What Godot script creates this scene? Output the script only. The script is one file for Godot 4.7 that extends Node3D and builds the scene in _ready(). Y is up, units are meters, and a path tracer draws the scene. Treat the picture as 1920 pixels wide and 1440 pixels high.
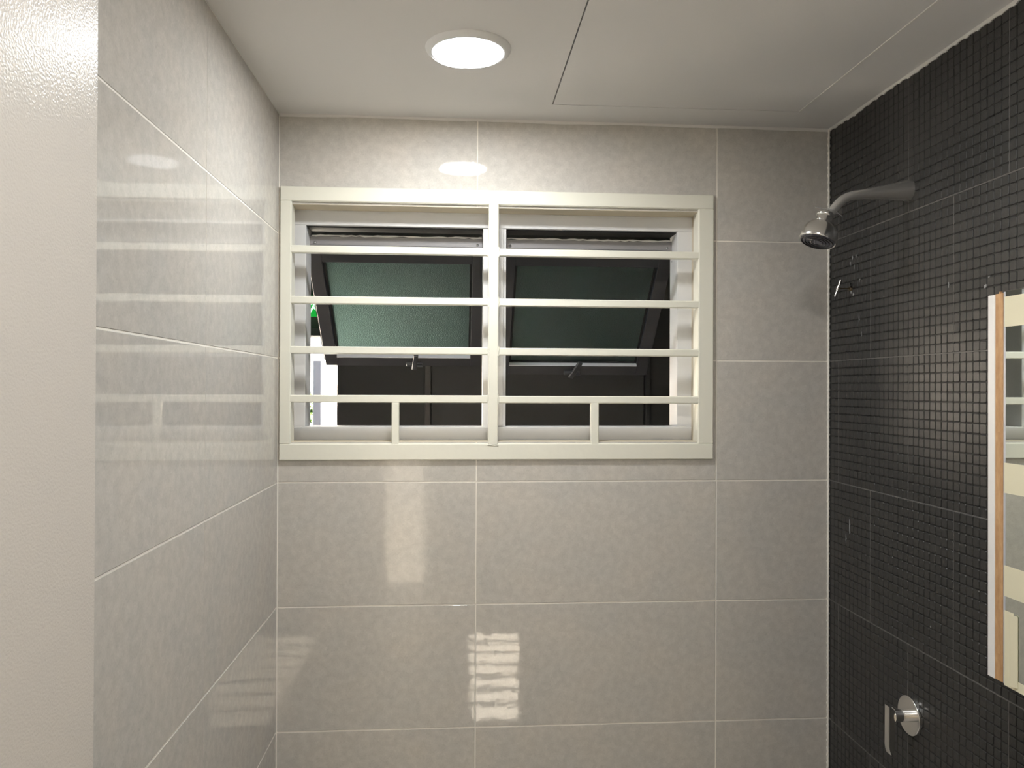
extends Node3D

const XL := -0.478      # left wall
const XR := 0.8905      # right wall
const YC := 2.3885      # ceiling
const ZF := 1.83        # front wall, inner face
var rng := RandomNumberGenerator.new()
var used := {}
var M := {}

# ------------------------------------------------------------------ helpers
func numbered(called: String) -> String:
	if not used.has(called):
		used[called] = 0
		return called
	used[called] += 1
	return "%s_%03d" % [called, used[called]]

func tag(o: Node, label := "", category := "", group := "", kind := "") -> Node:
	if label: o.set_meta("label", label)
	if category: o.set_meta("category", category)
	if group: o.set_meta("group", group)
	if kind: o.set_meta("kind", kind)
	return o

func base(called: String, at: Vector3) -> Node3D:
	var o := Node3D.new()
	o.name = numbered(called)
	add_child(o)
	o.position = at
	return o

func mb() -> SurfaceTool:
	var st := SurfaceTool.new()
	st.begin(Mesh.PRIMITIVE_TRIANGLES)
	return st

func put(mesh: Mesh, called: String, m: Material, parent: Node, xf := Transform3D.IDENTITY) -> MeshInstance3D:
	var o := MeshInstance3D.new()
	o.mesh = mesh
	o.material_override = m
	o.transform = xf
	if parent == self:
		o.name = numbered(called)
		add_child(o)
	else:
		o.name = called
		parent.add_child(o, true)
	return o

func build(st: SurfaceTool, called: String, m: Material, parent: Node, xf := Transform3D.IDENTITY) -> MeshInstance3D:
	return put(st.commit(), called, m, parent, xf)

# convex face, turned so that it looks towards hint; flat normal
func face(st: SurfaceTool, pts: Array, hint: Vector3, uvs: Array = []) -> void:
	var n: Vector3 = (pts[1] - pts[0]).cross(pts[2] - pts[0])
	if n.length() < 1e-14: return
	n = n.normalized()
	var p := pts.duplicate()
	var u := uvs.duplicate()
	if n.dot(hint) < 0.0:
		p.reverse()
		u.reverse()
		n = -n
	for i in range(1, p.size() - 1):
		for k in [0, i + 1, i]:
			st.set_normal(n)
			st.set_uv(u[k] if u.size() else Vector2(p[k].x + p[k].z, p[k].y))
			st.add_vertex(p[k])

# bevelled box between two corners
func bx(st: SurfaceTool, a: Vector3, b: Vector3, bev := 0.0, xf := Transform3D.IDENTITY) -> void:
	var c := (a + b) * 0.5
	var h := (b - a).abs() * 0.5
	bev = minf(bev, minf(h.x, minf(h.y, h.z)) * 0.95)
	var cc := xf * c
	var ax := [0, 1, 2]
	for i in ax:
		var j: int = (i + 1) % 3
		var k: int = (i + 2) % 3
		for s in [-1.0, 1.0]:
			var pts := []
			for q in [[-1, -1], [1, -1], [1, 1], [-1, 1]]:
				var v := Vector3.ZERO
				v[i] = s * h[i]
				v[j] = q[0] * (h[j] - bev)
				v[k] = q[1] * (h[k] - bev)
				pts.append(xf * (c + v))
			var n := Vector3.ZERO
			n[i] = s
			face(st, pts, xf.basis * n)
	if bev <= 0.0: return
	for i in ax:
		var j: int = (i + 1) % 3
		var k: int = (i + 2) % 3
		for s in [-1.0, 1.0]:
			for t in [-1.0, 1.0]:
				var pts := []
				for q in [[-1, 0], [1, 0], [1, 1], [-1, 1]]:
					var v := Vector3.ZERO
					v[i] = q[0] * (h[i] - bev)
					v[j] = s * (h[j] - (bev if q[1] == 1 else 0.0))
					v[k] = t * (h[k] - (bev if q[1] == 0 else 0.0))
					pts.append(xf * (c + v))
				var n := Vector3.ZERO
				n[j] = s
				n[k] = t
				face(st, pts, xf.basis * n)
	for sx in [-1.0, 1.0]:
		for sy in [-1.0, 1.0]:
			for sz in [-1.0, 1.0]:
				var sg := Vector3(sx, sy, sz)
				var pts := []
				for i in ax:
					var v := (h - Vector3.ONE * bev) * sg
					v[i] = h[i] * sg[i]
					pts.append(xf * (c + v))
				face(st, pts, xf.basis * sg)
	cc = cc

func boxm(a: Vector3, b: Vector3, bev := 0.0) -> SurfaceTool:
	var st := mb()
	bx(st, a, b, bev)
	return st

# extruded polygon in local xy, front face at z = d, chamfered front edge; uv in metres / 1.2 + offset
func plate(poly: PackedVector2Array, d: float, cham: float, uvo := Vector2.ZERO) -> SurfaceTool:
	var st := mb()
	if Geometry2D.is_polygon_clockwise(poly): poly.reverse()
	var inn := poly
	if cham > 0.0:
		var o := Geometry2D.offset_polygon(poly, -cham, Geometry2D.JOIN_MITER)
		if o.size() == 1 and o[0].size() == poly.size():
			var q: PackedVector2Array = o[0]
			if Geometry2D.is_polygon_clockwise(q): q.reverse()
			var best := 0
			for i in q.size():
				if q[i].distance_to(poly[0]) < q[best].distance_to(poly[0]): best = i
			inn = PackedVector2Array()
			for i in q.size(): inn.append(q[(best + i) % q.size()])
		else:
			cham = 0.0
	var tri := Geometry2D.triangulate_polygon(inn)
	for i in range(0, tri.size(), 3):
		var pts := []
		var uv := []
		for k in 3:
			var v := inn[tri[i + k]]
			pts.append(Vector3(v.x, v.y, d))
			uv.append(v / 1.2 + uvo)
		face(st, pts, Vector3(0, 0, 1), uv)
	var n := poly.size()
	for i in n:
		var a := poly[i]
		var b := poly[(i + 1) % n]
		var ai := inn[i]
		var bi := inn[(i + 1) % n]
		var out := Vector2(b.y - a.y, a.x - b.x).normalized()
		var h := Vector3(out.x, out.y, 0)
		var ua := a / 1.2 + uvo
		var ub := b / 1.2 + uvo
		if cham > 0.0:
			face(st, [Vector3(a.x, a.y, d - cham), Vector3(b.x, b.y, d - cham), Vector3(bi.x, bi.y, d), Vector3(ai.x, ai.y, d)], h + Vector3(0, 0, 1), [ua, ub, ub, ua])
		face(st, [Vector3(a.x, a.y, 0), Vector3(b.x, b.y, 0), Vector3(b.x, b.y, d - cham), Vector3(a.x, a.y, d - cham)], h, [ua, ub, ub, ua])
	return st

func rect(x0: float, y0: float, x1: float, y1: float) -> PackedVector2Array:
	return PackedVector2Array([Vector2(x0, y0), Vector2(x1, y0), Vector2(x1, y1), Vector2(x0, y1)])

# lathe about local y: profile of (radius, height); sharp points are given twice
func lathe(st: SurfaceTool, prof: Array, seg: int, xf := Transform3D.IDENTITY) -> void:
	var nrm := []
	for i in prof.size():
		var a: Vector2 = prof[maxi(i - 1, 0)]
		var b: Vector2 = prof[mini(i + 1, prof.size() - 1)]
		if i > 0 and prof[i].distance_to(prof[i - 1]) < 1e-6: a = prof[i]
		if i < prof.size() - 1 and prof[i].distance_to(prof[i + 1]) < 1e-6: b = prof[i]
		var t := (b - a).normalized()
		nrm.append(Vector2(-t.y, t.x) if false else Vector2(t.y, -t.x))
	for i in prof.size() - 1:
		if prof[i].distance_to(prof[i + 1]) < 1e-6: continue
		for s in seg:
			var v := []
			var nn := []
			for q in [[i, s], [i + 1, s], [i + 1, s + 1], [i, s + 1]]:
				var ang: float = TAU * q[1] / seg
				var p: Vector2 = prof[q[0]]
				var m: Vector2 = nrm[q[0]]
				v.append(xf * Vector3(p.x * cos(ang), p.y, p.x * sin(ang)))
				nn.append((xf.basis * Vector3(m.x * cos(ang), m.y, m.x * sin(ang))).normalized())
			quad_smooth(st, v, nn)

func quad_smooth(st: SurfaceTool, v: Array, nn: Array) -> void:
	for tri in [[0, 1, 2], [0, 2, 3]]:
		var g: Vector3 = (v[tri[1]] - v[tri[0]]).cross(v[tri[2]] - v[tri[0]])
		if g.length() < 1e-16: continue
		var order := [tri[0], tri[2], tri[1]]
		if g.dot(nn[tri[0]] + nn[tri[1]] + nn[tri[2]]) < 0.0: order = [tri[0], tri[1], tri[2]]
		for k in order:
			st.set_normal(nn[k])
			st.set_uv(Vector2(v[k].x, v[k].y))
			st.add_vertex(v[k])

# tube along points with a radius at each
func tube(st: SurfaceTool, pts: Array, rad: Array, seg: int, caps := true) -> void:
	var rings := []
	var side := Vector3.ZERO
	for i in pts.size():
		var t: Vector3 = (pts[mini(i + 1, pts.size() - 1)] - pts[maxi(i - 1, 0)]).normalized()
		if side == Vector3.ZERO: side = t.cross(Vector3(0.3, 0.2, 1)).normalized()
		side = (side - t * side.dot(t)).normalized()
		var up := t.cross(side)
		var ring := []
		for s in seg:
			var a: float = TAU * s / seg
			ring.append([pts[i] + (side * cos(a) + up * sin(a)) * rad[i], side * cos(a) + up * sin(a)])
		rings.append(ring)
	for i in pts.size() - 1:
		for s in seg:
			var q := [rings[i][s], rings[i + 1][s], rings[i + 1][(s + 1) % seg], rings[i][(s + 1) % seg]]
			quad_smooth(st, [q[0][0], q[1][0], q[2][0], q[3][0]], [q[0][1], q[1][1], q[2][1], q[3][1]])
	if caps:
		for e in [0, pts.size() - 1]:
			var poly := []
			for s in seg: poly.append(rings[e][s][0])
			var d: Vector3 = pts[0] - pts[1] if e == 0 else pts[e] - pts[e - 1]
			face(st, poly, d)

func along(dir: Vector3, at: Vector3) -> Transform3D:   # local y -> dir
	var y := dir.normalized()
	var x := y.cross(Vector3(0.21, 0.33, 0.92)).normalized()
	return Transform3D(Basis(x, y, x.cross(y)), at)

func noise(s: int, f: float, w: int, h: int, oct := 4, kind := FastNoiseLite.TYPE_SIMPLEX_SMOOTH) -> Image:
	var n := FastNoiseLite.new()
	n.seed = s
	n.noise_type = kind
	n.frequency = f
	n.fractal_octaves = oct
	return n.get_seamless_image(w, h)

func normal_tex(img: Image, k: float) -> ImageTexture:
	var i := img.duplicate()
	i.convert(Image.FORMAT_RGBA8)
	i.bump_map_to_normal_map(k)
	return ImageTexture.create_from_image(i)

func mat(c: Color, rough: float, metal := 0.0) -> StandardMaterial3D:
	var m := StandardMaterial3D.new()
	m.albedo_color = c
	m.roughness = rough
	m.metallic = metal
	return m

func tri(m: StandardMaterial3D, s: float) -> StandardMaterial3D:
	m.uv1_triplanar = true
	m.uv1_world_triplanar = true
	m.uv1_scale = Vector3.ONE * s
	return m

func bump(m: StandardMaterial3D, t: Texture2D, k: float) -> StandardMaterial3D:
	m.normal_enabled = true
	m.normal_texture = t
	m.normal_scale = k
	return m

# ------------------------------------------------------------------ materials
func stone_texture() -> ImageTexture:
	var w := 1024
	var big := noise(11, 0.006, w, w, 3)
	var mid := noise(12, 0.045, w, w, 5)
	var vein := noise(13, 0.05, w, w, 4)
	var fine := noise(14, 0.25, w, w, 2)
	var img := Image.create(w, w, false, Image.FORMAT_RGB8)
	for y in w:
		for x in w:
			var b := big.get_pixel(x, y).r - 0.5
			var m := mid.get_pixel(x, y).r - 0.5
			var v := absf(vein.get_pixel(x, y).r - 0.5)
			var f := fine.get_pixel(x, y).r - 0.5
			var l := 0.93 + 0.02 * b + 0.06 * m + 0.045 * f
			if v < 0.03: l += (0.03 - v) * (1.1 if m > 0.02 else -1.2)
			img.set_pixel(x, y, Color(clampf(l + 0.012 * b, 0, 1), clampf(l, 0, 1), clampf(l - 0.012 * b, 0, 1)))
	return ImageTexture.create_from_image(img)

func wood_texture() -> ImageTexture:
	var n := FastNoiseLite.new()
	n.seed = 5
	n.frequency = 0.02
	var img := Image.create(128, 512, false, Image.FORMAT_RGB8)
	for y in 512:
		for x in 128:
			var g := n.get_noise_2d(x * 9.0, y * 0.5) * 0.5 + n.get_noise_2d(x * 22.0, y * 2.0) * 0.3
			img.set_pixel(x, y, Color(0.74 + 0.16 * g, 0.58 + 0.17 * g, 0.41 + 0.16 * g))
	return ImageTexture.create_from_image(img)

func make_materials() -> void:
	var peel := normal_tex(noise(21, 0.06, 512, 512, 3), 3.0)
	var soft := normal_tex(noise(22, 0.02, 512, 512, 2), 3.0)
	M.tile = mat(Color(0.828, 0.810, 0.779), 0.03)
	M.tile.metallic_specular = 0.36
	M.tile.albedo_texture = stone_texture()
	bump(M.tile, normal_tex(noise(23, 0.035, 1024, 1024, 3), 2.0), 0.02)
	M.grout = mat(Color(0.93, 0.91, 0.87), 0.75)
	M.ceiling = bump(tri(mat(Color(0.88, 0.872, 0.865), 0.75), 3.0), peel, 0.05)
	M.paint = mat(Color(0.88, 0.87, 0.85), 0.6)
	M.body = mat(Color(0.82, 0.80, 0.775), 0.5)
	M.chip = bump(tri(mat(Color(0.195, 0.19, 0.184), 0.42), 9.0), peel, 0.25)
	M.slab = mat(Color(0.165, 0.162, 0.157), 0.6)
	M.dark_grout = mat(Color(0.4, 0.39, 0.38), 0.8)
	M.cream = bump(tri(mat(Color(0.9, 0.892, 0.838), 0.28), 4.0), soft, 0.16)
	M.reveal = mat(Color(0.8, 0.76, 0.68), 0.7)
	M.white_alu = mat(Color(0.84, 0.84, 0.84), 0.35)
	M.handle = mat(Color(0.22, 0.228, 0.245), 0.35)
	M.grey_alu = mat(Color(0.56, 0.55, 0.55), 0.4)
	M.sash = mat(Color(0.165, 0.17, 0.19), 0.4)
	M.gasket = mat(Color(0.05, 0.05, 0.055), 0.6)
	M.steel = mat(Color(0.7, 0.7, 0.7), 0.35, 1.0)
	M.glass = mat(Color(0.385, 0.485, 0.475, 0.06), 0.42)
	M.glass.refraction_enabled = true
	M.glass.refraction_scale = 0.05
	bump(tri(M.glass, 6.0), normal_tex(noise(31, 0.09, 512, 512, 3), 10.0), 1.0)
	M.chrome = mat(Color(0.93, 0.925, 0.915), 0.17, 1.0)
	M.satin_chrome = mat(Color(0.82, 0.81, 0.795), 0.22, 0.7)
	M.dull_chrome = mat(Color(0.72, 0.71, 0.69), 0.25, 1.0)
	M.rubber = mat(Color(0.37, 0.37, 0.41), 0.5)
	M.rubber_dark = mat(Color(0.06, 0.06, 0.065), 0.5)
	M.brass = mat(Color(0.5, 0.44, 0.35), 0.45, 0.8)
	M.smear = mat(Color(0.62, 0.62, 0.62), 0.8)
	M.door = bump(tri(mat(Color(0.81, 0.785, 0.752), 0.21), 5.0), normal_tex(noise(24, 0.11, 512, 512, 3), 4.0), 0.16)
	M.door.metallic_specular = 0.12
	M.white_board = mat(Color(0.91, 0.90, 0.89), 0.4)
	M.grey_trim = mat(Color(0.72, 0.73, 0.75), 0.35)
	M.wood = mat(Color(1, 1, 1), 0.7)
	M.wood.albedo_texture = wood_texture()
	tri(M.wood, 3.0)
	M.mirror = mat(Color(0.86, 0.88, 0.86), 0.015, 1.0)
	M.tape = mat(Color(0.88, 0.855, 0.745), 0.7)
	M.lamp_rim = mat(Color(0.93, 0.93, 0.93), 0.4)
	M.lamp_face = mat(Color(1, 1, 1), 0.5)
	M.lamp_face.emission_enabled = true
	M.lamp_face.emission = Color(0.97, 0.985, 1.0)
	M.lamp_face.emission_energy_multiplier = 12.0
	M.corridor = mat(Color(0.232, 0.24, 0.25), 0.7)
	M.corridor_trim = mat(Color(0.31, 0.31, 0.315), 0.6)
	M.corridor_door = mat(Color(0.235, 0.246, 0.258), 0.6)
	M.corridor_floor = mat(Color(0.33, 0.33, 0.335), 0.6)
	M.outside = mat(Color(0.82, 0.81, 0.8), 0.8)
	M.column = mat(Color(0.66, 0.65, 0.66), 0.8)
	M.leaf = mat(Color(0.3, 0.42, 0.18), 0.6)
	M.sign_green = mat(Color(0.0, 0.55, 0.2), 0.4)
	M.sign_green.emission_enabled = true
	M.sign_green.emission = Color(0.02, 0.62, 0.2)
	M.sign_green.emission_energy_multiplier = 0.7
	M.sign_white = mat(Color(0.9, 0.95, 0.9), 0.4)
	M.sign_white.emission_enabled = true
	M.sign_white.emission = Color(0.85, 1.0, 0.9)
	M.sign_white.emission_energy_multiplier = 0.9
	M.hall_wall = mat(Color(0.92, 0.91, 0.88), 0.8)
	M.hall_floor = mat(Color(0.86, 0.84, 0.81), 0.25)
	M.curtain = mat(Color(0.9, 0.89, 0.87), 0.9)
	M.curtain.backlight_enabled = true
	M.curtain.backlight = Color(0.7, 0.69, 0.67)
	M.bath_floor = mat(Color(0.8, 0.785, 0.76), 0.4)

# ------------------------------------------------------------------ setting
func tiled_wall(called: String, xf: Transform3D, cols: Array, rows: Array, hole: PackedVector2Array, gap: float) -> Node3D:
	# local xy plane, facing +z; grout bed at z = -0.0012, tile faces at z = 0
	var o := base(called, Vector3.ZERO)
	for c in cols.size() - 1:
		for r in rows.size() - 1:
			var g := 0.0015
			var p := rect(cols[c] + gap, rows[r] + g, cols[c + 1] - gap, rows[r + 1] - g)
			var bits := [p]
			if hole.size(): bits = Geometry2D.clip_polygons(p, hole)
			var tilt := Basis(Vector3(1, 0, 0), rng.randf_range(-0.0008, 0.0008)) * Basis(Vector3(0, 1, 0), rng.randf_range(-0.0008, 0.0008))
			var uvo := Vector2(rng.randf(), rng.randf())
			var mid := Vector3((cols[c] + cols[c + 1]) * 0.5, (rows[r] + rows[r + 1]) * 0.5, 0)
			for b in bits:
				var poly := PackedVector2Array()
				for v in b: poly.append(v - Vector2(mid.x, mid.y))
				build(plate(poly, 0.007, 0.0007, uvo), "tile", M.tile, o, xf * Transform3D(tilt, mid - Vector3(0, 0, 0.007)))
	return o

func slab_with_hole(st: SurfaceTool, x0: float, y0: float, x1: float, y1: float, hx0: float, hy0: float, hx1: float, hy1: float, z0: float, z1: float) -> void:
	bx(st, Vector3(x0, y0, z0), Vector3(hx0, y1, z1))
	bx(st, Vector3(hx1, y0, z0), Vector3(x1, y1, z1))
	bx(st, Vector3(hx0, y0, z0), Vector3(hx1, hy0, z1))
	bx(st, Vector3(hx0, hy1, z0), Vector3(hx1, y1, z1))

func make_room() -> void:
	var rows := []
	for i in 8: rows.append(i * 0.3)
	rows.append(YC)
	# back wall with the window opening
	var hole := rect(-0.458, 1.597, 0.556, 2.172)
	var wb := tiled_wall("wall_back", Transform3D.IDENTITY, [XL, 0.0, 0.6, XR], rows, hole, 0.0014)
	tag(wb, "window wall of large glossy warm grey tiles with pale grout", "", "", "structure")
	var st := mb()
	slab_with_hole(st, XL - 0.1, -0.1, XR + 0.1, YC + 0.1, -0.458, 1.597, 0.556, 2.172, -0.135, -0.0009)
	build(st, "grout_bed", M.grout, wb)
	st = mb()   # plastered reveal lining
	for q in [[Vector3(-0.4585, 1.597, -0.13), Vector3(-0.457, 2.172, -0.0005)], [Vector3(0.5545, 1.597, -0.13), Vector3(0.5565, 2.172, -0.0005)], [Vector3(-0.458, 1.596, -0.13), Vector3(0.556, 1.598, -0.0005)], [Vector3(-0.458, 2.171, -0.13), Vector3(0.556, 2.173, -0.0005)]]:
		bx(st, q[0], q[1])
	build(st, "reveal", M.reveal, wb)
	# left wall
	var lx := Transform3D(Basis(Vector3(0, 0, -1), Vector3(0, 1, 0), Vector3(1, 0, 0)), Vector3(XL, 0, 0))
	var wl := tiled_wall("wall_left", lx, [-ZF, -1.748, -1.148, -0.548, 0.0], rows, PackedVector2Array(), 0.0004)
	tag(wl, "left wall of large glossy warm grey tiles", "", "", "structure")
	build(boxm(Vector3(XL - 0.1, 0, -0.0012), Vector3(XL - 0.0009, YC + 0.1, ZF)), "grout_bed", M.grout, wl)
	# caulk beads in the two back corners
	st = mb()
	tube(st, [Vector3(XL, 0, 0), Vector3(XL, 1.1, 0), Vector3(XL, YC, 0)], [0.0024, 0.0026, 0.0018], 8)
	tag(build(st, "trim_1", M.grout, self), "", "", "", "structure")
	st = mb()
	var pts := []
	var rad := []
	for i in 700:
		pts.append(Vector3(XR - 0.0012 + 0.0004 * sin(i * 1.7), 0.2 + i * (YC - 0.2) / 699.0, 0.0008))
		var ph := fmod((0.2 + i * (YC - 0.2) / 699.0) / 0.01875, 1.0)
		rad.append(0.0042 if ph < 0.22 else 0.0029)
	tube(st, pts, rad, 6)
	tag(build(st, "trim_2", M.grout, self), "", "", "", "structure")
	make_right_wall()
	# ceiling with the hatch opening
	var cl := mb()
	for q in [[-0.1 + XL, 0.1695, -0.1, ZF + 0.02], [0.7615, XR + 0.1, -0.1, ZF + 0.02], [0.1695, 0.7615, -0.1, 0.1145], [0.1695, 0.7615, 0.7165, ZF + 0.02]]:
		bx(cl, Vector3(q[0], YC, q[2]), Vector3(q[1], YC + 0.03, q[3]))
	tag(build(cl, "ceiling", M.ceiling, self), "plain matt white painted ceiling", "", "", "structure")
	var hatch := base("ceiling_hatch", Vector3(0.465, YC, 0.415))
	tag(hatch, "square white access panel flush in the ceiling beside the round light", "access panel")
	build(boxm(Vector3(-0.2925, 0.0004, -0.2995), Vector3(0.294, 0.02, 0.3), 0.0006), "panel", M.ceiling, hatch)
	build(boxm(Vector3(0.2935, -0.0012, -0.301), Vector3(0.2975, 0.012, 0.3005), 0.0005), "edge_strip", M.paint, hatch)
	build(boxm(Vector3(-0.3, 0.021, -0.305), Vector3(0.3, 0.03, 0.305)), "backing", M.slab, hatch)
	# wavy paint edges where the ceiling meets the walls
	st = mb()
	var wob := FastNoiseLite.new()
	wob.seed = 3
	wob.frequency = 3.0
	var n := 160
	for i in n:
		var xa := XL + (XR - XL) * i / n
		var xb := XL + (XR - XL) * (i + 1) / n
		var ya := YC - 0.0035 - 0.004 * (0.5 + wob.get_noise_1d(xa))
		var yb := YC - 0.0035 - 0.004 * (0.5 + wob.get_noise_1d(xb))
		face(st, [Vector3(xa, YC, 0.0035), Vector3(xb, YC, 0.0035), Vector3(xb, yb, 0.002), Vector3(xa, ya, 0.002)], Vector3(0, 0, 1))
		face(st, [Vector3(xa, ya, -0.001), Vector3(xb, yb, -0.001), Vector3(xb, yb, 0.002), Vector3(xa, ya, 0.002)], Vector3(0, -1, 0))
	tag(build(st, "trim_3", M.paint, self), "", "", "", "structure")
	st = mb()
	for i in 400:
		var za := 1.8 * i / 400.0
		var zb := 1.8 * (i + 1) / 400.0
		var ya := YC - 0.003 - 0.006 * (0.4 + wob.get_noise_2d(za * 1.5, 9.0)) - (0.0025 if i % 7 < 2 else 0.0)
		var yb := YC - 0.003 - 0.006 * (0.4 + wob.get_noise_2d(zb * 1.5, 9.0)) - (0.0025 if (i + 1) % 7 < 2 else 0.0)
		face(st, [Vector3(XR - 0.0025, YC, za), Vector3(XR - 0.0025, YC, zb), Vector3(XR - 0.001, yb, zb), Vector3(XR - 0.001, ya, za)], Vector3(-1, 0, 0))
		face(st, [Vector3(XR + 0.002, ya, za), Vector3(XR + 0.002, yb, zb), Vector3(XR - 0.001, yb, zb), Vector3(XR - 0.001, ya, za)], Vector3(0, -1, 0))
	tag(build(st, "trim_4", M.paint, self), "", "", "", "structure")
	# floor, front wall with the doorway behind the camera
	tag(build(boxm(Vector3(XL - 0.1, -0.1, -0.1), Vector3(XR + 0.1, 0, ZF + 0.12)), "floor", M.bath_floor, self), "", "", "", "structure")
	st = mb()
	bx(st, Vector3(XL - 0.1, 0, ZF), Vector3(-0.40, YC + 0.03, 1.95))
	bx(st, Vector3(0.262, 0, ZF), Vector3(XR + 0.1, YC + 0.03, 1.95))
	bx(st, Vector3(-0.40, 2.08, ZF), Vector3(0.262, YC + 0.03, 1.95))
	tag(build(st, "wall_front", M.body, self), "", "", "", "structure")
	# open door leaf at the left
	var d := base("door_1", Vector3(-0.39, 0.01, 1.5))
	tag(d, "smooth off-white glossy door leaf standing open along the left wall", "", "", "structure")
	build(boxm(Vector3(-0.036, 0, -0.342), Vector3(0, 2.36, 0.325), 0.0012), "leaf", M.door, d)

func chip_mesh(s: int) -> ArrayMesh:
	var r := RandomNumberGenerator.new()
	r.seed = s
	# local xy, facing +z, 16.6 mm with cut corners, 2 mm high
	var h := 0.0086
	var c := 0.0016
	var ring := [Vector2(-h + c, -h), Vector2(h - c, -h), Vector2(h, -h + c), Vector2(h, h - c), Vector2(h - c, h), Vector2(-h + c, h), Vector2(-h, h - c), Vector2(-h, -h + c)]
	for i in 8: ring[i] += Vector2(r.randf_range(-0.0004, 0.0004), r.randf_range(-0.0004, 0.0004))
	var st := mb()
	var top := []
	for v in ring: top.append(Vector3(v.x * 0.9, v.y * 0.9, 0.002))
	face(st, top, Vector3(0, 0, 1))
	for i in 8:
		var a: Vector2 = ring[i]
		var b: Vector2 = ring[(i + 1) % 8]
		var hint := Vector3(a.x + b.x, a.y + b.y, 0)
		face(st, [Vector3(a.x, a.y, 0.0009), Vector3(b.x, b.y, 0.0009), top[(i + 1) % 8], top[i]], hint)
		face(st, [Vector3(a.x, a.y, 0), Vector3(b.x, b.y, 0), Vector3(b.x, b.y, 0.0009), Vector3(a.x, a.y, 0.0009)], hint)
	return st.commit()

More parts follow.
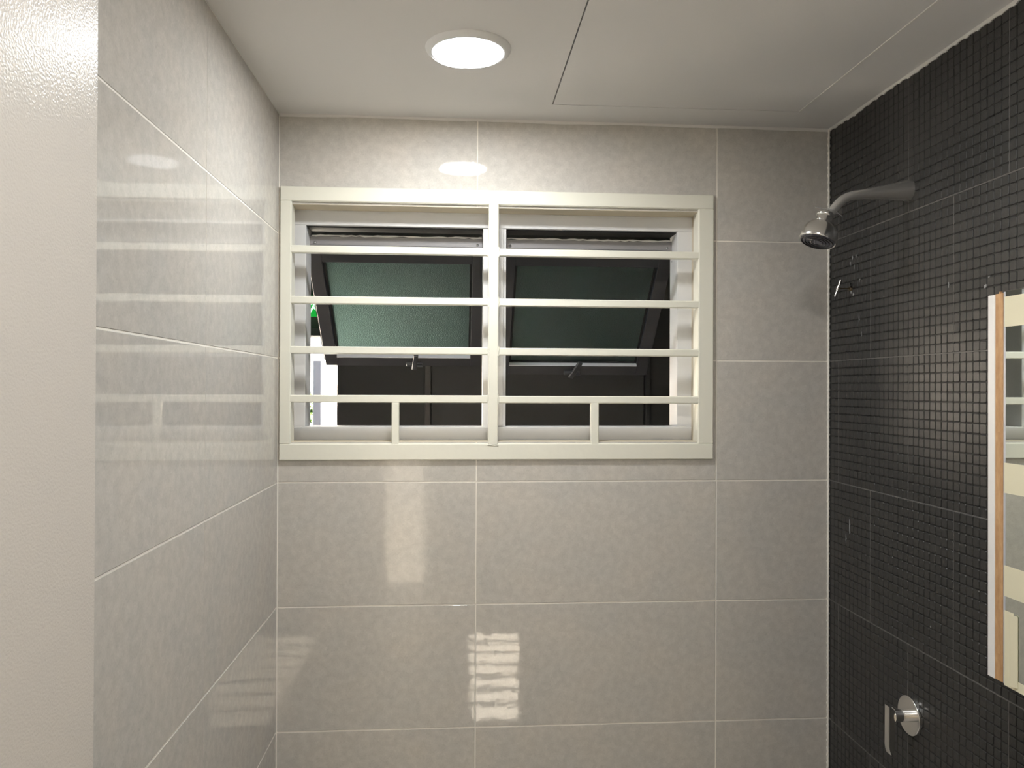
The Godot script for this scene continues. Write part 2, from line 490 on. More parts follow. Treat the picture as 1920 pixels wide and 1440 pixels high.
func make_right_wall() -> void:
	var w := base("wall_right", Vector3.ZERO)
	tag(w, "dark charcoal mosaic tiled wall behind the shower", "", "", "structure")
	var face_b := Basis(Vector3(0, 0, 1), Vector3(0, 1, 0), Vector3(-1, 0, 0))     # local z -> -X
	build(boxm(Vector3(XR + 0.0026, -0.1, -0.1), Vector3(XR + 0.12, YC + 0.1, ZF)), "grout_bed", M.dark_grout, w)
	var meshes := [chip_mesh(1), chip_mesh(2), chip_mesh(3)]
	var cam := Vector3(-0.0502, 1.7304, 1.9292)
	var p := 0.01875
	var spots := []      # [distance score, transform, mesh, tile key]
	var tiles := {}
	for r in 8:
		var y0 := r * 0.3
		var y1 := minf(y0 + 0.3, YC)
		var start := 0.2 if r % 2 == 0 else 0.35
		if r % 2 == 0: start = 0.2
		var edges := [0.0]
		var e := start - 0.3 if start > 0.3 else start
		while e < ZF:
			if e > 0.01: edges.append(e)
			e += 0.3
		edges.append(ZF)
		for k in edges.size() - 1:
			var z0: float = edges[k]
			var z1: float = edges[k + 1]
			var st := mb()
			bx(st, Vector3(XR + 0.0022, y0 + 0.0012, z0 + 0.0009), Vector3(XR + 0.01, y1 - 0.0012, z1 - 0.0009))
			var t := build(st, "mosaic_tile", M.slab, w)
			tiles[Vector2i(r, k)] = t
			if k > 0: build(boxm(Vector3(XR + 0.0004, y0, z0 - 0.0008), Vector3(XR + 0.003, y1, z0 + 0.0008)), "joint", M.dark_grout, w)
			if r > 0: build(boxm(Vector3(XR + 0.0003, y0 - 0.0012, z0), Vector3(XR + 0.003, y0 + 0.0012, z1)), "joint", M.dark_grout, w)
			# chips on the pitch of the full tile, cut at the wall's ends
			var full := z1 - 0.3 if k == 0 else z0
			for a in 16:
				var zc: float = full + (a + 0.5) * p
				if zc < z0 + 0.004 or zc > z1 - 0.004: continue
				for b in 16:
					var yc := y0 + (b + 0.5) * p
					if yc > y1 - 0.003: continue
					var tl := Basis(Vector3(0, 1, 0), rng.randf_range(-0.03, 0.03)) * Basis(Vector3(0, 0, 1), rng.randf_range(-0.03, 0.03))
					var pos := Vector3(XR + 0.0021 + rng.randf_range(-0.0002, 0.0002), yc + rng.randf_range(-0.0003, 0.0003), zc)
					var vz := (1.9292 - zc) * 0.9975 + (XR + 0.05) * 0.071
					var px := 960.0 + 1475.6 * ((XR + 0.05) * 0.9975 - (1.9292 - zc) * 0.071) / vz
					var py := 720.0 - 1475.6 * (yc - 1.7304) / vz
					var score := vz
					# behind the mirror cabinet or out of the picture: last
					var f := (0.765 + 0.05) / (XR + 0.05)
					var hz := 1.9292 + (zc - 1.9292) * f
					var hy := 1.7304 + (yc - 1.7304) * f
					if px > 1912 or py < 8 or py > 1432 or (hz > 0.774 and hy > 1.29 and hy < 1.88): score = 99.0
					spots.append([score, Transform3D(tl * face_b, pos), rng.randi() % 3, Vector2i(r, k)])
	spots.sort_custom(func(a, b): return a[0] < b[0])
	var left := [[], [], []]
	for i in spots.size():
		var s: Array = spots[i]
		if i < 300:
			put(meshes[s[2]], "chip", M.chip, tiles[s[3]], s[1])
		else:
			left[s[2]].append(s[1])
	for k in 3:
		var mm := MultiMesh.new()
		mm.transform_format = MultiMesh.TRANSFORM_3D
		mm.mesh = meshes[k]
		mm.instance_count = left[k].size()
		for i in left[k].size(): mm.set_instance_transform(i, left[k][i])
		var mi := MultiMeshInstance3D.new()
		mi.multimesh = mm
		mi.material_override = M.chip
		mi.name = "mosaic_chips"
		w.add_child(mi, true)
		mi.set_meta("kind", "stuff")
	# dried plaster smears on the mosaic
	var r2 := RandomNumberGenerator.new()
	r2.seed = 41
	for q in [[0.118, 2.043, 0.006, 0.02], [0.135, 2.044, 0.004, 0.012], [0.127, 2.02, 0.004, 0.016], [0.11, 2.03, 0.004, 0.012], [0.152, 1.985, 0.003, 0.014], [0.15, 1.895, 0.003, 0.02], [0.16, 1.86, 0.0025, 0.018], [0.59, 1.915, 0.009, 0.01], [0.60, 1.93, 0.005, 0.005], [0.485, 1.93, 0.003, 0.02], [0.112, 1.962, 0.007, 0.012], [0.122, 1.955, 0.005, 0.01], [0.107, 1.4, 0.004, 0.05], [0.09, 1.37, 0.004, 0.03], [0.43, 1.26, 0.005, 0.006]]:
		var poly := PackedVector2Array()
		for i in 9:
			var a := TAU * i / 9.0
			var k := r2.randf_range(0.35, 1.0)
			poly.append(Vector2(cos(a) * q[2] * 0.5 * k, sin(a) * q[3] * 0.5 * k))
		build(plate(poly, 0.0022, 0.0, Vector2.ZERO), "plaster_smear", M.smear, w, Transform3D(face_b, Vector3(XR + 0.0017, q[1], q[0])))

# ------------------------------------------------------------------ window and grille
func make_window() -> void:
	var w := base("window_1", Vector3(0.049, 1.597, -0.06))
	tag(w, "white aluminium window of two top-hung sashes with dark frosted glass, propped open", "", "", "structure")
	var o := w.position
	var fr := mb()
	var z0 := -0.072
	var z1 := 0.0
	# front members of the fixed frame
	bx(fr, Vector3(-0.458, 1.5975, -0.06 + z0) - o, Vector3(0.556, 1.6315, -0.06 + z1) - o, 0.0012)
	bx(fr, Vector3(-0.458, 2.134, -0.06 - 0.014) - o, Vector3(0.556, 2.1715, -0.06 + z1) - o, 0.0012)
	bx(fr, Vector3(-0.458, 1.6315, -0.06 + z0) - o, Vector3(-0.4245, 2.134, -0.06 + z1 - 0.0005) - o, 0.0012)
	bx(fr, Vector3(0.517, 1.6315, -0.06 + z0) - o, Vector3(0.556, 2.134, -0.06 + z1 - 0.0005) - o, 0.0012)
	build(fr, "frame", M.white_alu, w)
	fr = mb()
	bx(fr, Vector3(0.017, 1.6315, -0.06 + z0) - o, Vector3(0.0755, 2.134, -0.06 - 0.004) - o, 0.001)
	bx(fr, Vector3(0.030, 1.634, -0.064) - o, Vector3(0.0685, 2.134, -0.0585) - o, 0.001)
	for i in 3: bx(fr, Vector3(0.0565 + i * 0.0035, 1.634, -0.0588) - o, Vector3(0.0583 + i * 0.0035, 2.134, -0.0578) - o)
	build(fr, "mullion", M.white_alu, w)
	# head: dark rebate and the outer rail below it
	fr = mb()
	bx(fr, Vector3(-0.4245, 2.131, -0.128) - o, Vector3(0.517, 2.1715, -0.0745) - o)
	build(fr, "rebate", M.gasket, w)
	fr = mb()
	for x in [[-0.4245, 0.017], [0.0755, 0.517]]:
		bx(fr, Vector3(x[0], 2.079, -0.130) - o, Vector3(x[1], 2.117, -0.114) - o, 0.001)
		bx(fr, Vector3(x[0], 2.079, -0.116) - o, Vector3(x[1], 2.092, -0.108) - o, 0.001)
		bx(fr, Vector3(x[0], 2.0935, -0.1145) - o, Vector3(x[1], 2.096, -0.112) - o, 0.0004)
	build(fr, "outer_rail", M.grey_alu, w)
	fr = mb()   # uneven sealant bead above the rail
	for x in [[-0.42, 0.015], [0.08, 0.513]]:
		var pts := []
		var rd := []
		for i in 40:
			pts.append(Vector3(lerpf(x[0], x[1], i / 39.0), 2.1185 + rng.randf_range(-0.001, 0.001), -0.113) - o)
			rd.append(rng.randf_range(0.0012, 0.0032))
		tube(fr, pts, rd, 6)
	build(fr, "sealant_bead", M.paint, w)
	for x in [[-0.4245, 0.017], [0.0755, 0.517]]:
		for xx in [x[0] + 0.013, x[1] - 0.013]:
			var sc := mb()
			lathe(sc, [Vector2(0, 0.003), Vector2(0.003, 0.002), Vector2(0.0035, 0)], 10, along(Vector3(0, 0, 1), Vector3(xx, 2.1, -0.1135) - o))
			build(sc, "screw", M.steel, w)
	sash(w, o, -0.439, 0.028, 48.0, Vector3(-0.175, 0, 0), 0.12)
	sash(w, o, 0.071, 0.529, 43.5, Vector3(0.298, 0, 0), 0.3)
	# friction stay beside the right sash
	var sg := mb()
	tube(sg, [Vector3(0.519, 2.066, -0.112) - o, Vector3(0.527, 2.03, -0.118) - o, Vector3(0.534, 1.99, -0.15) - o], [0.003, 0.003, 0.003], 6)
	build(sg, "friction_stay", M.dull_chrome, w)

func sash(w: Node3D, o: Vector3, x0: float, x1: float, ang: float, hx: Vector3, lean: float) -> void:
	var L := 0.43
	var s := Node3D.new()
	s.name = "sash"
	w.add_child(s, true)
	s.transform = Transform3D(Basis(Vector3(1, 0, 0), deg_to_rad(ang)), Vector3(0, 2.082, -0.142) - o)
	var f := 0.036
	# local: y from 0 down to -L, inner face at z = 0
	for x in [[x0, x0 + f], [x1 - f, x1]]:
		var st := mb()
		bx(st, Vector3(x[0], -L, -0.03), Vector3(x[1], 0, 0), 0.0012)
		build(st, "stile", M.sash, s)
	for y in [[-L, -L + f], [-f, 0.0]]:
		var st := mb()
		bx(st, Vector3(x0 + f, y[0], -0.03), Vector3(x1 - f, y[1], 0), 0.001)
		build(st, "rail", M.sash, s)
	var st := mb()   # outer flange standing proud of the stiles
	bx(st, Vector3(x0 - 0.008, -L - 0.004, -0.034), Vector3(x1 + 0.008, -L + 0.02, -0.026))
	bx(st, Vector3(x0 - 0.008, -L + 0.02, -0.034), Vector3(x0 + 0.012, 0, -0.026))
	bx(st, Vector3(x1 - 0.012, -L + 0.02, -0.034), Vector3(x1 + 0.008, 0, -0.026))
	build(st, "flange", M.gasket, s)
	st = mb()        # black gasket round the glass
	for q in [[x0 + f, x0 + f + 0.006, -L + f, -f], [x1 - f - 0.006, x1 - f, -L + f, -f], [x0 + f, x1 - f, -L + f, -L + f + 0.008], [x0 + f, x1 - f, -f - 0.006, -f]]:
		bx(st, Vector3(q[0], q[2], -0.021), Vector3(q[1], q[3], -0.011))
	build(st, "gasket", M.gasket, s)
	st = mb()
	bx(st, Vector3(x0 + f - 0.004, -L + f - 0.004, -0.020), Vector3(x1 - f + 0.004, -f + 0.004, -0.014))
	build(st, "frosted_pane", M.glass, s)
	build(boxm(Vector3(x0 + f, -L + f, -0.0115), Vector3(x1 - f, -L + f + 0.0025, 0.0015), 0.0004), "glazing_bead", M.grey_trim, s)
	# cam handle on the bottom rail
	st = mb()
	var b := Vector3(hx.x, -L + 0.012, 0)
	bx(st, b + Vector3(-0.024, -0.006, 0), b + Vector3(0.024, 0.006, 0.006), 0.0015)
	bx(st, b + Vector3(-0.024, -0.004, 0.006), b + Vector3(-0.004, 0.006, 0.011), 0.0015)
	bx(st, b + Vector3(0.002, -0.006, 0.006), b + Vector3(0.025, 0.0, 0.012), 0.0015)
	var yd := Vector3(lean, 0.97, 0.16).normalized()
	var xd := Vector3(1, -lean, 0).normalized()
	xd = (xd - yd * xd.dot(yd)).normalized()
	bx(st, Vector3(-0.0068, -0.012, -0.0045), Vector3(0.0068, 0.062, 0.0045), 0.0012, Transform3D(Basis(xd, yd, xd.cross(yd)), b + Vector3(0, 0.0, 0.014)))
	build(st, "handle", M.handle, s)

func make_grille() -> void:
	var g := base("window_grille", Vector3(0.058, 1.554, 0.0))
	tag(g, "cream painted steel security grille of flat bars fixed over the window", "window grille")
	var o := g.position
	var zf := 0.008
	var X0 := -0.473
	var X1 := 0.590
	var Y0 := 1.5542
	var Y1 := 2.2129
	var ix0 := -0.447
	var ix1 := 0.552
	var iy0 := 1.5932
	var iy1 := 2.178
	var st := mb()
	# flat front flange and a lip reaching into the opening
	bx(st, Vector3(X0, iy1, 0.0005) - o, Vector3(X1, Y1, zf) - o, 0.0016)
	bx(st, Vector3(ix0, iy1 - 0.001, -0.034) - o, Vector3(ix1, iy1 + 0.003, zf - 0.002) - o, 0.0006)
	build(st, "top_rail", M.cream, g)
	st = mb()
	bx(st, Vector3(X0, Y0, 0.0005) - o, Vector3(X1, iy0, zf) - o, 0.0016)
	bx(st, Vector3(ix0, iy0 - 0.003, -0.034) - o, Vector3(ix1, iy0 + 0.001, zf - 0.002) - o, 0.0006)
	build(st, "bottom_rail", M.cream, g)
	for x in [[X0, ix0, ix0 - 0.003, ix0 + 0.001], [ix1, X1, ix1 - 0.001, ix1 + 0.003]]:
		st = mb()
		bx(st, Vector3(x[0], iy0, 0.0005) - o, Vector3(x[1], iy1, zf) - o, 0.0016)
		bx(st, Vector3(x[2], iy0, -0.034) - o, Vector3(x[3], iy1, zf - 0.002) - o, 0.0006)
		build(st, "side_rail", M.cream, g)
	build(boxm(Vector3(0.0282, iy0 - 0.004, -0.012) - o, Vector3(0.0526, iy1 + 0.002, zf + 0.001) - o, 0.0022), "mullion", M.cream, g)
	for y in [[2.0532, 2.0715], [1.9308, 1.9492], [1.8102, 1.8284], [1.6928, 1.711]]:
		for x in [[ix0 - 0.002, 0.0295, 0.0], [0.0515, ix1 + 0.002, -0.0006]]:
			build(boxm(Vector3(x[0], y[0] + x[2], -0.009) - o, Vector3(x[1], y[1] + x[2], zf - 0.0008) - o, 0.002), "bar", M.cream, g)
	for x in [[-0.2057, -0.1877], [0.2818, 0.3018]]:
		build(boxm(Vector3(x[0], iy0 - 0.002, -0.009) - o, Vector3(x[1], 1.6945, zf - 0.0005) - o, 0.002), "upright", M.cream, g)
	# lumpy painted weld beads where bars meet the mullion and side rails
	for y in [2.0624, 1.94, 1.8193, 1.7019]:
		for x in [0.028, 0.0528]:
			st = mb()
			var pts := []
			var rd := []
			for i in 9:
				pts.append(Vector3(x + rng.randf_range(-0.0012, 0.0012), y + (i - 4) * 0.003, zf - 0.001) - o)
				rd.append(rng.randf_range(0.0012, 0.0027) * (0.5 if i == 0 or i == 8 else 1.0))
			tube(st, pts, rd, 8)
			build(st, "weld_bead", M.cream, g)
	for y in [iy0 - 0.004, iy1 + 0.002]:
		st = mb()
		var pts := []
		var rd := []
		for i in 9:
			pts.append(Vector3(0.0404 + (i - 4) * 0.0036, y + rng.randf_range(-0.001, 0.001), zf) - o)
			rd.append(rng.randf_range(0.001, 0.0022) * (0.5 if i == 0 or i == 8 else 1.0))
		tube(st, pts, rd, 8)
		build(st, "weld_bead", M.cream, g)
	for x in [-0.238, 0.398]:
		st = mb()
		lathe(st, [Vector2(0, 0.003), Vector2(0.004, 0.0025), Vector2(0.0055, 0)], 12, along(Vector3(0, -1, 0), Vector3(x, iy1 - 0.001, -0.02) - o))
		build(st, "fixing_screw", M.dull_chrome, g)

# ------------------------------------------------------------------ fittings
func make_downlight(at: Vector3, label: String, power: float) -> void:
	var l := base("downlight", at)
	tag(l, label, "ceiling light", "recessed downlights in the bathroom ceiling")
	var st := mb()
	lathe(st, [Vector2(0.069, -0.0085), Vector2(0.0715, -0.0098), Vector2(0.0745, -0.009), Vector2(0.0825, -0.003), Vector2(0.0835, 0.0)], 64)
	build(st, "rim", M.lamp_rim, l, Transform3D(Basis.IDENTITY, Vector3(0.0035, 0, 0.004)))
	st = mb()
	lathe(st, [Vector2(0.0, -0.0072), Vector2(0.0695, -0.0072), Vector2(0.0695, -0.0072), Vector2(0.0705, 0.0)], 64)
	build(st, "diffuser", M.lamp_face, l, Transform3D(Basis.IDENTITY, Vector3(0.0, -0.002, 0.0)))
	# the light of the diffuser: strips of area light that fill its disc
	var n := 9
	var r := 0.0685
	var tot := 0.0
	for i in n:
		var u := (i + 0.5) / n * 2.0 - 1.0
		tot += sqrt(1.0 - u * u)
	for i in n:
		var u := (i + 0.5) / n * 2.0 - 1.0
		var h := sqrt(1.0 - u * u)
		var a := AreaLight3D.new()
		a.name = "diffuser_light_%d" % i
		a.area_size = Vector2(2.0 * r * h, 2.0 * r / n)
		a.area_normalize_energy = true
		a.light_energy = power * h / tot
		a.light_color = Color(0.985, 0.99, 0.99)
		a.shadow_enabled = true
		a.area_range = 8.0
		l.add_child(a)
		a.position = Vector3(0, -0.0125, u * r)
		a.rotation = Vector3(-PI / 2, 0, 0)

func make_shower() -> void:
	var s := base("shower", Vector3(XR, 2.144, 0.352))
	tag(s, "chrome shower arm with bell-shaped shower head on the dark mosaic wall", "shower")
	var o := s.position
	var st := mb()
	var ax := [[0.8925, 2.1447, 0.0218], [0.885, 2.1443, 0.0216], [0.865, 2.1425, 0.019], [0.84, 2.14, 0.0158], [0.815, 2.1375, 0.0128], [0.79, 2.1345, 0.0108], [0.77, 2.1315, 0.01], [0.757, 2.1275, 0.0097], [0.746, 2.121, 0.0097], [0.737, 2.112, 0.0097], [0.728, 2.101, 0.0097], [0.714, 2.0835, 0.0097]]
	var pts := []
	var rad := []
	for a in ax:
		pts.append(Vector3(a[0], a[1], 0.352) - o)
		rad.append(a[2])
	tube(st, pts, rad, 40)
	build(st, "arm", M.satin_chrome, s)
	var dir := Vector3(-0.33, -0.935, 0.10).normalized()
	var fc := Vector3(0.6915, 2.034, 0.356)           # centre of the spray face
	var xf := along(-dir, fc - o)                      # local y points back up the axis
	st = mb()
	lathe(st, [Vector2(0.0095, 0.068), Vector2(0.0145, 0.0665), Vector2(0.0178, 0.062), Vector2(0.0178, 0.058), Vector2(0.0158, 0.0555), Vector2(0.0158, 0.0555), Vector2(0.0162, 0.052), Vector2(0.0162, 0.0455), Vector2(0.0162, 0.0455), Vector2(0.0142, 0.043)], 40, xf)
	build(st, "collar", M.chrome, s)
	st = mb()
	lathe(st, [Vector2(0.0, 0.0425), Vector2(0.0145, 0.0425), Vector2(0.019, 0.0415), Vector2(0.0255, 0.0383), Vector2(0.0312, 0.0325), Vector2(0.0352, 0.0245), Vector2(0.0371, 0.0155), Vector2(0.0376, 0.007), Vector2(0.0374, 0.0018), Vector2(0.0362, 0.0), Vector2(0.0362, 0.0), Vector2(0.034, 0.0006)], 48, xf)
	var hd := build(st, "head", M.chrome, s)
	st = mb()
	lathe(st, [Vector2(0.0342, 0.0012), Vector2(0.0335, -0.0008), Vector2(0.0, -0.0018)], 48, xf)
	build(st, "spray_face", M.rubber, hd)
	st = mb()
	for r in [0.031, 0.0245, 0.018, 0.0115]:
		lathe(st, [Vector2(r - 0.0008, -0.0008), Vector2(r - 0.0007, -0.0024), Vector2(r + 0.0007, -0.0024), Vector2(r + 0.0008, -0.0008)], 40, xf)
	build(st, "spray_ring", M.rubber_dark, hd)
	st = mb()   # loose thread seal fibres under the collar nut
	var c := fc - o - dir * 0.068
	tube(st, [c + Vector3(-0.027, 0.008, 0.008), c + Vector3(-0.012, 0.002, 0.012), c + Vector3(0.004, 0.0, 0.012), c + Vector3(0.02, -0.006, 0.01), c + Vector3(0.03, -0.009, 0.008)], [0.0005, 0.0007, 0.0007, 0.0006, 0.0004], 6)
	tube(st, [c + Vector3(-0.022, 0.0075, 0.009), c + Vector3(-0.01, 0.004, 0.012), c + Vector3(0.012, 0.001, 0.012), c + Vector3(0.03, -0.012, 0.009)], [0.0004, 0.0005, 0.0005, 0.0004], 6)
	build(st, "seal_thread", M.smear, s)

func make_valve() -> void:
	var v := base("shower_valve", Vector3(XR, 1.058, 0.366))
	tag(v, "chrome round shower mixer valve with a flat lever low on dark wall", "shower valve")
	var o := v.position
	var st := mb()
	var xf := along(Vector3(-1, 0, 0), Vector3(0.0015, 0, 0))
	lathe(st, [Vector2(0.0395, 0.0), Vector2(0.0395, 0.0085), Vector2(0.0388, 0.0097), Vector2(0.0375, 0.0102), Vector2(0.0375, 0.0102), Vector2(0.0, 0.0102)], 56, xf)
	build(st, "cover_plate", M.chrome, v)
	st = mb()
	lathe(st, [Vector2(0.0125, 0.009), Vector2(0.0125, 0.0235), Vector2(0.0125, 0.0235), Vector2(0.0118, 0.0238), Vector2(0.0118, 0.0245), Vector2(0.0125, 0.0248), Vector2(0.0125, 0.0248), Vector2(0.0125, 0.041), Vector2(0.0115, 0.0425), Vector2(0.0115, 0.0425), Vector2(0.0, 0.0425)], 32, xf)
	build(st, "stem", M.chrome, v)
	# flat paddle lever: outline in XY, thin in Z
	var poly := PackedVector2Array([Vector2(-0.0535, 0.0215), Vector2(-0.0475, 0.0215), Vector2(-0.0415, 0.016), Vector2(-0.0395, 0.012), Vector2(-0.040, -0.02), Vector2(-0.0402, -0.055), Vector2(-0.0412, -0.067), Vector2(-0.0435, -0.075), Vector2(-0.0467, -0.079), Vector2(-0.0500, -0.077), Vector2(-0.0525, -0.070), Vector2(-0.054, -0.06), Vector2(-0.0538, -0.02)])
	build(plate(poly, 0.016, 0.0012), "lever", M.chrome, v, Transform3D(Basis.IDENTITY, Vector3(0, 0, -0.008)))
	st = mb()
	tube(st, [Vector3(-0.034, 0.0, 0), Vector3(-0.046, -0.001, 0)], [0.008, 0.0065], 20)
	build(st, "lever_neck", M.chrome, v)

func make_hook() -> void:
	var h := base("wall_hook", Vector3(XR, 1.9705, 0.112))
	tag(h, "small chrome crossbar hook on a brass stem left on dark wall", "hook")
	var o := h.position
	var st := mb()
	var a := Vector3(0.8630, 1.9905, 0.117) - o
	var b := Vector3(0.8505, 1.950, 0.113) - o
	tube(st, [a, a.lerp(b, 0.06), a.lerp(b, 0.15), a.lerp(b, 0.36), a.lerp(b, 0.42), a.lerp(b, 0.5), a.lerp(b, 0.6), a.lerp(b, 0.66), a.lerp(b, 0.9), a.lerp(b, 0.97), b], [0.0012, 0.003, 0.0036, 0.0026, 0.0042, 0.0048, 0.0042, 0.0024, 0.0034, 0.003, 0.001], 16)
	build(st, "crossbar", M.dull_chrome, h)
	st = mb()
	var m := a.lerp(b, 0.5)
	tube(st, [m, Vector3(0.0, 0.0, 0.0)], [0.0013, 0.0013], 10)
	build(st, "stem", M.brass, h)
	st = mb()
	lathe(st, [Vector2(0.0058, 0.0), Vector2(0.0062, 0.003), Vector2(0.0048, 0.0065), Vector2(0.0048, 0.0065), Vector2(0.003, 0.0065)], 20, along(Vector3(-1, 0, 0), Vector3(0.002, 0, 0)))
	build(st, "socket", M.brass, h)
	st = mb()
	tube(st, [Vector3(-0.002, 0.001, 0.004), Vector3(-0.008, 0.004, 0.012), Vector3(-0.007, 0.006, 0.02)], [0.0012, 0.001, 0.0006], 8)
	tube(st, [Vector3(-0.001, 0.002, 0.003), Vector3(-0.006, 0.012, 0.008), Vector3(-0.003, 0.011, 0.015)], [0.0016, 0.0014, 0.0008], 8)
	build(st, "bent_prong", M.rubber_dark, h)

func make_cabinet() -> void:
	var c := base("mirror_cabinet", Vector3(XR, 1.291, 0.776))
	tag(c, "mirror cabinet with white edge, bare wood strip and masking tape on its mirror", "mirror cabinet")
	var o := c.position
	var X := 0.765
	var Y0 := 1.2925
	var Y1 := 1.8745
	var Z1 := 1.36
	build(boxm(Vector3(X + 0.019, Y0, 0.778) - o, Vector3(XR, Y1, Z1) - o, 0.001), "body", M.white_board, c)
	build(boxm(Vector3(X, Y0, 0.7745) - o, Vector3(X + 0.019, Y1, 0.7905) - o, 0.0008), "edge_board", M.white_board, c)
	var st := mb()
	bx(st, Vector3(X + 0.0006, Y0 + 0.0005, 0.7905) - o, Vector3(X + 0.019, Y1 + 0.0005, 0.8075) - o, 0.0004)
	bx(st, Vector3(X + 0.0006, Y1, 0.799) - o, Vector3(X + 0.004, Y1 + 0.0032, 0.802) - o)
	build(st, "wood_strip", M.wood, c)
	build(boxm(Vector3(X + 0.0012, Y0, 0.8075) - o, Vector3(X + 0.019, Y1 + 0.002, 0.8134) - o, 0.0004), "trim_strip", M.grey_trim, c)
	var gz := 0.8142
	build(boxm(Vector3(X - 0.001, Y0, gz) - o, Vector3(X + 0.003, Y1 + 0.003, Z1) - o, 0.0012), "mirror_glass", M.mirror, c)
	build(boxm(Vector3(X + 0.0031, Y0, gz + 0.001) - o, Vector3(X + 0.019, Y1 + 0.001, Z1) - o), "mirror_backing", M.white_board, c)
	# masking tape on the glass
	for y in [[1.8235, 1.8685], [1.5768, 1.6218], [1.424, 1.4695]]:
		build(boxm(Vector3(X - 0.0013, y[0], gz - 0.001) - o, Vector3(X - 0.0009, y[1], 1.2) - o), "tape_strip", M.tape, c)
	build(boxm(Vector3(X - 0.0013, Y0 + 0.012, gz - 0.0005) - o, Vector3(X - 0.0009, 1.403, gz + 0.0185) - o), "tape_strip", M.tape, c)
	st = mb()
	bx(st, Vector3(-0.0008, -0.052, -0.006), Vector3(0.0, 0.052, 0.006), 0.0, Transform3D(Basis(Vector3(0, 1, 0), 0.35), Vector3(X - 0.0035, 1.349, gz + 0.0225) - o))
	build(st, "tape_strip", M.tape, c)
	build(boxm(Vector3(X - 0.0014, Y0 - 0.0005, gz - 0.001) - o, Vector3(X - 0.0008, Y0 + 0.014, 1.2) - o), "tape_strip", M.tape, c)

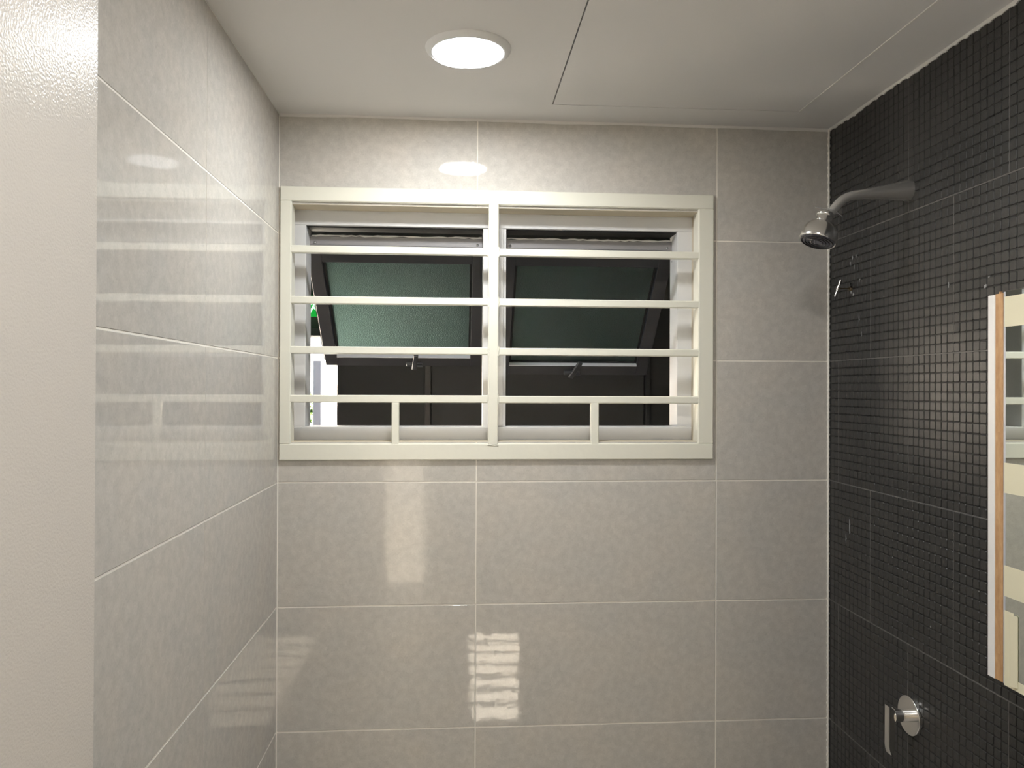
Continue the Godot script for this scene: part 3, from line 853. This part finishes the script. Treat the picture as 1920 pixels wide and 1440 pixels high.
# ------------------------------------------------------------------ outside the window
func make_corridor() -> void:
	var zf := -1.5
	var st := mb()
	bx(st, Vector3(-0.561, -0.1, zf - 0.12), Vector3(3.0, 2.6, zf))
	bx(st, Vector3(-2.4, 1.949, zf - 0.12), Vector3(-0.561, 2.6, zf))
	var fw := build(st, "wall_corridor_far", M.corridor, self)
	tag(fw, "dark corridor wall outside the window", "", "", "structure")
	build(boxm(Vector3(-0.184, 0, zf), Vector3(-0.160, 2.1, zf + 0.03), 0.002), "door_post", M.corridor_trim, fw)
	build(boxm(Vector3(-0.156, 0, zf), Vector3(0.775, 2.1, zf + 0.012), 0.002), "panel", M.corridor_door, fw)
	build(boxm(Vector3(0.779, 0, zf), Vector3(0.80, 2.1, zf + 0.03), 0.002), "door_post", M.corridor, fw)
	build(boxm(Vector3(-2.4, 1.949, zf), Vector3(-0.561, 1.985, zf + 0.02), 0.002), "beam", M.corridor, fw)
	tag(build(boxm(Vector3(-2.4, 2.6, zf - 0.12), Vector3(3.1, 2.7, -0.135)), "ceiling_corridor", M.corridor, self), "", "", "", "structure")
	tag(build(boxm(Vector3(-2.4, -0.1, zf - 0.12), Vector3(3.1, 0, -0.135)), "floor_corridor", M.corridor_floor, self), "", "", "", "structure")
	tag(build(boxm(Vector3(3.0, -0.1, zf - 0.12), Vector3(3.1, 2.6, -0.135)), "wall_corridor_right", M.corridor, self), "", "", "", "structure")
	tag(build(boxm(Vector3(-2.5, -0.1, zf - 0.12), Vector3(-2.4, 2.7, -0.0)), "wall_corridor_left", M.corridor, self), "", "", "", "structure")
	st = mb()
	bx(st, Vector3(-2.4, -0.1, -0.135), Vector3(XL - 0.1, 2.7, -0.02))
	bx(st, Vector3(XR + 0.1, -0.1, -0.135), Vector3(3.1, 2.7, -0.02))
	bx(st, Vector3(XL - 0.1, YC + 0.1, -0.135), Vector3(XR + 0.1, 2.7, -0.02))
	tag(build(st, "wall_corridor_near", M.corridor, self), "", "", "", "structure")
	# exit sign above the opening
	var s := base("exit_sign", Vector3(-0.69, 2.029, zf + 0.02))
	tag(s, "small lit green exit sign above the bright opening outside the window", "sign")
	build(boxm(Vector3(-0.13, 0, 0), Vector3(0.13, 0.088, 0.02), 0.002), "panel", M.sign_green, s)
	var fig := mb()
	for q in [[Vector2(0.018, 0.012), Vector2(0.034, 0.042)], [Vector2(0.034, 0.042), Vector2(0.052, 0.022)], [Vector2(0.034, 0.042), Vector2(0.042, 0.062)], [Vector2(0.020, 0.052), Vector2(0.042, 0.060)], [Vector2(0.042, 0.060), Vector2(0.058, 0.046)]]:
		tube(fig, [Vector3(q[0].x, q[0].y, 0.02), Vector3(q[1].x, q[1].y, 0.02)], [0.004, 0.004], 8)
	lathe(fig, [Vector2(0.0, 0.0015), Vector2(0.006, 0.0012), Vector2(0.0065, 0.0)], 16, along(Vector3(0, 0, 1), Vector3(0.047, 0.073, 0.02)))
	build(fig, "running_figure", M.sign_white, s)
	fig = mb()
	face(fig, [Vector3(-0.055, 0.044, 0.0206), Vector3(-0.012, 0.012, 0.0206), Vector3(-0.012, 0.076, 0.0206)], Vector3(0, 0, 1))
	bx(fig, Vector3(-0.012, 0.032, 0.0198), Vector3(0.006, 0.056, 0.0206))
	build(fig, "arrow", M.sign_white, s)
	var so := OmniLight3D.new()
	so.light_color = Color(0.2, 1.0, 0.45)
	so.light_energy = 0.0008
	so.light_size = 0.04
	so.omni_range = 6.0
	so.shadow_enabled = true
	s.add_child(so)
	so.position = Vector3(0, 0.044, 0.07)
	# bright yard beyond the opening
	tag(build(boxm(Vector3(-14, -0.2, -14), Vector3(8, -0.1, zf - 0.12)), "floor_yard", M.outside, self), "", "", "", "structure")
	tag(build(boxm(Vector3(-9, -0.1, -6.2), Vector3(4, 3.4, -6.0)), "wall_yard", M.outside, self), "", "", "", "structure")
	var p := base("column", Vector3(-0.868, -0.1, -2.8))
	tag(p, "pale slim column in the bright yard outside the window", "column")
	build(boxm(Vector3(-0.024, 0, -0.024), Vector3(0.024, 3.1, 0.024), 0.004), "shaft", M.column, p)
	build(boxm(Vector3(-0.06, 3.1, -0.06), Vector3(0.06, 3.16, 0.06), 0.004), "cap", M.column, p)
	var sh := base("shrub", Vector3(-1.2, -0.1, -3.4))
	tag(sh, "leafy green shrub glimpsed outside at the window's left edge", "shrub")
	st = mb()
	var r := RandomNumberGenerator.new()
	r.seed = 8
	for i in 1600:
		var d := Vector3(r.randf_range(-1, 1), r.randf_range(-1, 1), r.randf_range(-1, 1))
		if d.length() > 1.0: continue
		var cpos := Vector3(0, 1.45, 0) + d * Vector3(0.24, 0.55, 0.24)
		var u := Vector3(r.randf_range(-1, 1), r.randf_range(-0.6, 1), r.randf_range(-1, 1)).normalized() * 0.05
		var v := u.cross(Vector3(r.randf_range(-1, 1), 1, r.randf_range(-1, 1))).normalized() * 0.016
		face(st, [cpos - u, cpos + v, cpos + u, cpos - v], Vector3(0, 1, 0))
	var fo := build(st, "foliage", M.leaf, sh)
	fo.set_meta("kind", "stuff")
	st = mb()
	for i in 5: tube(st, [Vector3(0, 0, 0), Vector3(0.04 * cos(i * 1.3), 0.7, 0.04 * sin(i * 1.3)), Vector3(0.13 * cos(i * 1.3), 1.5, 0.13 * sin(i * 1.3))], [0.012, 0.009, 0.004], 6)
	build(st, "stem", M.wood, sh)

# ------------------------------------------------------------------ the room behind the camera
func make_hall() -> void:
	var z0 := 1.95
	var z1 := 5.2
	var st := mb()
	tag(build(boxm(Vector3(-1.7, -0.1, z0), Vector3(1.7, 0, z1)), "floor_hall", M.hall_floor, self), "", "", "", "structure")
	tag(build(boxm(Vector3(-1.7, 2.5, z0 - 0.2), Vector3(1.7, 2.6, z1 + 0.12)), "ceiling_hall", M.ceiling, self), "", "", "", "structure")
	tag(build(boxm(Vector3(-1.8, -0.1, z0), Vector3(-1.7, 2.6, z1)), "wall_hall_left", M.hall_wall, self), "", "", "", "structure")
	tag(build(boxm(Vector3(1.7, -0.1, z0), Vector3(1.8, 2.6, z1)), "wall_hall_right", M.hall_wall, self), "", "", "", "structure")
	st = mb()
	bx(st, Vector3(-1.8, -0.1, z0 - 0.12), Vector3(XL - 0.1, 2.6, z0))
	bx(st, Vector3(XR + 0.1, -0.1, z0 - 0.12), Vector3(1.8, 2.6, z0))
	bx(st, Vector3(XL - 0.1, YC + 0.03, z0 - 0.12), Vector3(XR + 0.1, 2.6, z0))
	tag(build(st, "wall_hall_near", M.hall_wall, self), "", "", "", "structure")
	st = mb()
	slab_with_hole(st, -0.34, -0.1, 1.8, 2.6, 0.02, 1.12, 0.5, 2.2, z1, z1 + 0.12)
	bx(st, Vector3(-1.8, -0.1, z1), Vector3(-0.66, 2.6, z1 + 0.12))
	bx(st, Vector3(-0.66, 2.1, z1), Vector3(-0.34, 2.6, z1 + 0.12))
	bx(st, Vector3(-0.66, -0.1, z1), Vector3(-0.34, 0.02, z1 + 0.12))
	tag(build(st, "wall_hall_far", M.hall_wall, self), "", "", "", "structure")
	st = mb()
	for i in 48:
		var xa := -0.67 + 0.34 * i / 48.0
		var xb := -0.67 + 0.34 * (i + 1) / 48.0
		var za := z1 - 0.04 + 0.014 * sin(xa * 95.0)
		var zb := z1 - 0.04 + 0.014 * sin(xb * 95.0)
		face(st, [Vector3(xa, 0.02, za), Vector3(xb, 0.02, zb), Vector3(xb, 2.15, zb), Vector3(xa, 2.15, za)], Vector3(0, 0, -1))
	tag(build(st, "curtain", M.curtain, self), "narrow white curtain hanging in the room behind the camera", "curtain")
	var w := base("window_2", Vector3(0.26, 1.12, z1 + 0.06))
	tag(w, "barred window of the room behind the camera", "", "", "structure")
	st = mb()
	bx(st, Vector3(-0.24, 0, -0.02), Vector3(-0.215, 1.08, 0.02))
	bx(st, Vector3(0.215, 0, -0.02), Vector3(0.24, 1.08, 0.02))
	bx(st, Vector3(-0.24, 0, -0.02), Vector3(0.24, 0.03, 0.02))
	bx(st, Vector3(-0.24, 1.05, -0.02), Vector3(0.24, 1.08, 0.02))
	build(st, "frame", M.white_alu, w)
	for i in 6:
		build(boxm(Vector3(-0.22, 0.16 + i * 0.145, -0.012), Vector3(0.22, 0.19 + i * 0.145, 0.012)), "bar", M.cream, w)

func _ready() -> void:
	rng.seed = 77
	# camera
	var cam := Camera3D.new()
	cam.name = "camera"
	cam.fov = 52.02
	cam.near = 0.01
	cam.far = 100.0
	add_child(cam)
	cam.transform = Transform3D(Basis(Vector3(0.997473, 0.003907, 0.070942), Vector3(-0.004229, 0.999981, 0.004384), Vector3(-0.070924, -0.004673, 0.997471)), Vector3(-0.0502, 1.7304, 1.9292))
	cam.current = true
	# sky, exposure
	var env := Environment.new()
	env.background_mode = Environment.BG_SKY
	var sm := ProceduralSkyMaterial.new()
	sm.sky_top_color = Color(0.75, 0.84, 0.95)
	sm.sky_horizon_color = Color(0.95, 0.96, 0.97)
	sm.ground_horizon_color = Color(0.8, 0.8, 0.78)
	sm.ground_bottom_color = Color(0.5, 0.5, 0.48)
	sm.sky_energy_multiplier = 1.5
	sm.ground_energy_multiplier = 1.5
	env.sky = Sky.new()
	env.sky.sky_material = sm
	env.tonemap_mode = Environment.TONE_MAPPER_LINEAR
	env.tonemap_exposure = 1.17
	env.sdfgi_enabled = true
	env.ssao_enabled = true
	env.ssil_enabled = true
	var we := WorldEnvironment.new()
	we.environment = env
	add_child(we)
	# sun, coming through the window of the room behind the camera
	var sun := DirectionalLight3D.new()
	sun.name = "sun"
	sun.light_energy = 30.0
	sun.light_color = Color(1, 0.95, 0.87)
	sun.light_angular_distance = 0.6
	sun.shadow_enabled = true
	sun.sky_mode = DirectionalLight3D.SKY_MODE_LIGHT_ONLY
	add_child(sun)
	sun.rotation = Vector3(deg_to_rad(-35.0), 0, 0)
	make_materials()
	make_room()
	make_window()
	make_grille()
	make_downlight(Vector3(-0.0325, YC, 0.397), "round recessed ceiling downlight glowing bright white in front of the window", 0.62)
	make_downlight(Vector3(0.17, YC, 1.43), "round recessed ceiling downlight glowing white above the doorway", 0.58)
	make_cabinet()
	make_shower()
	make_valve()
	make_hook()
	make_corridor()
	make_hall()
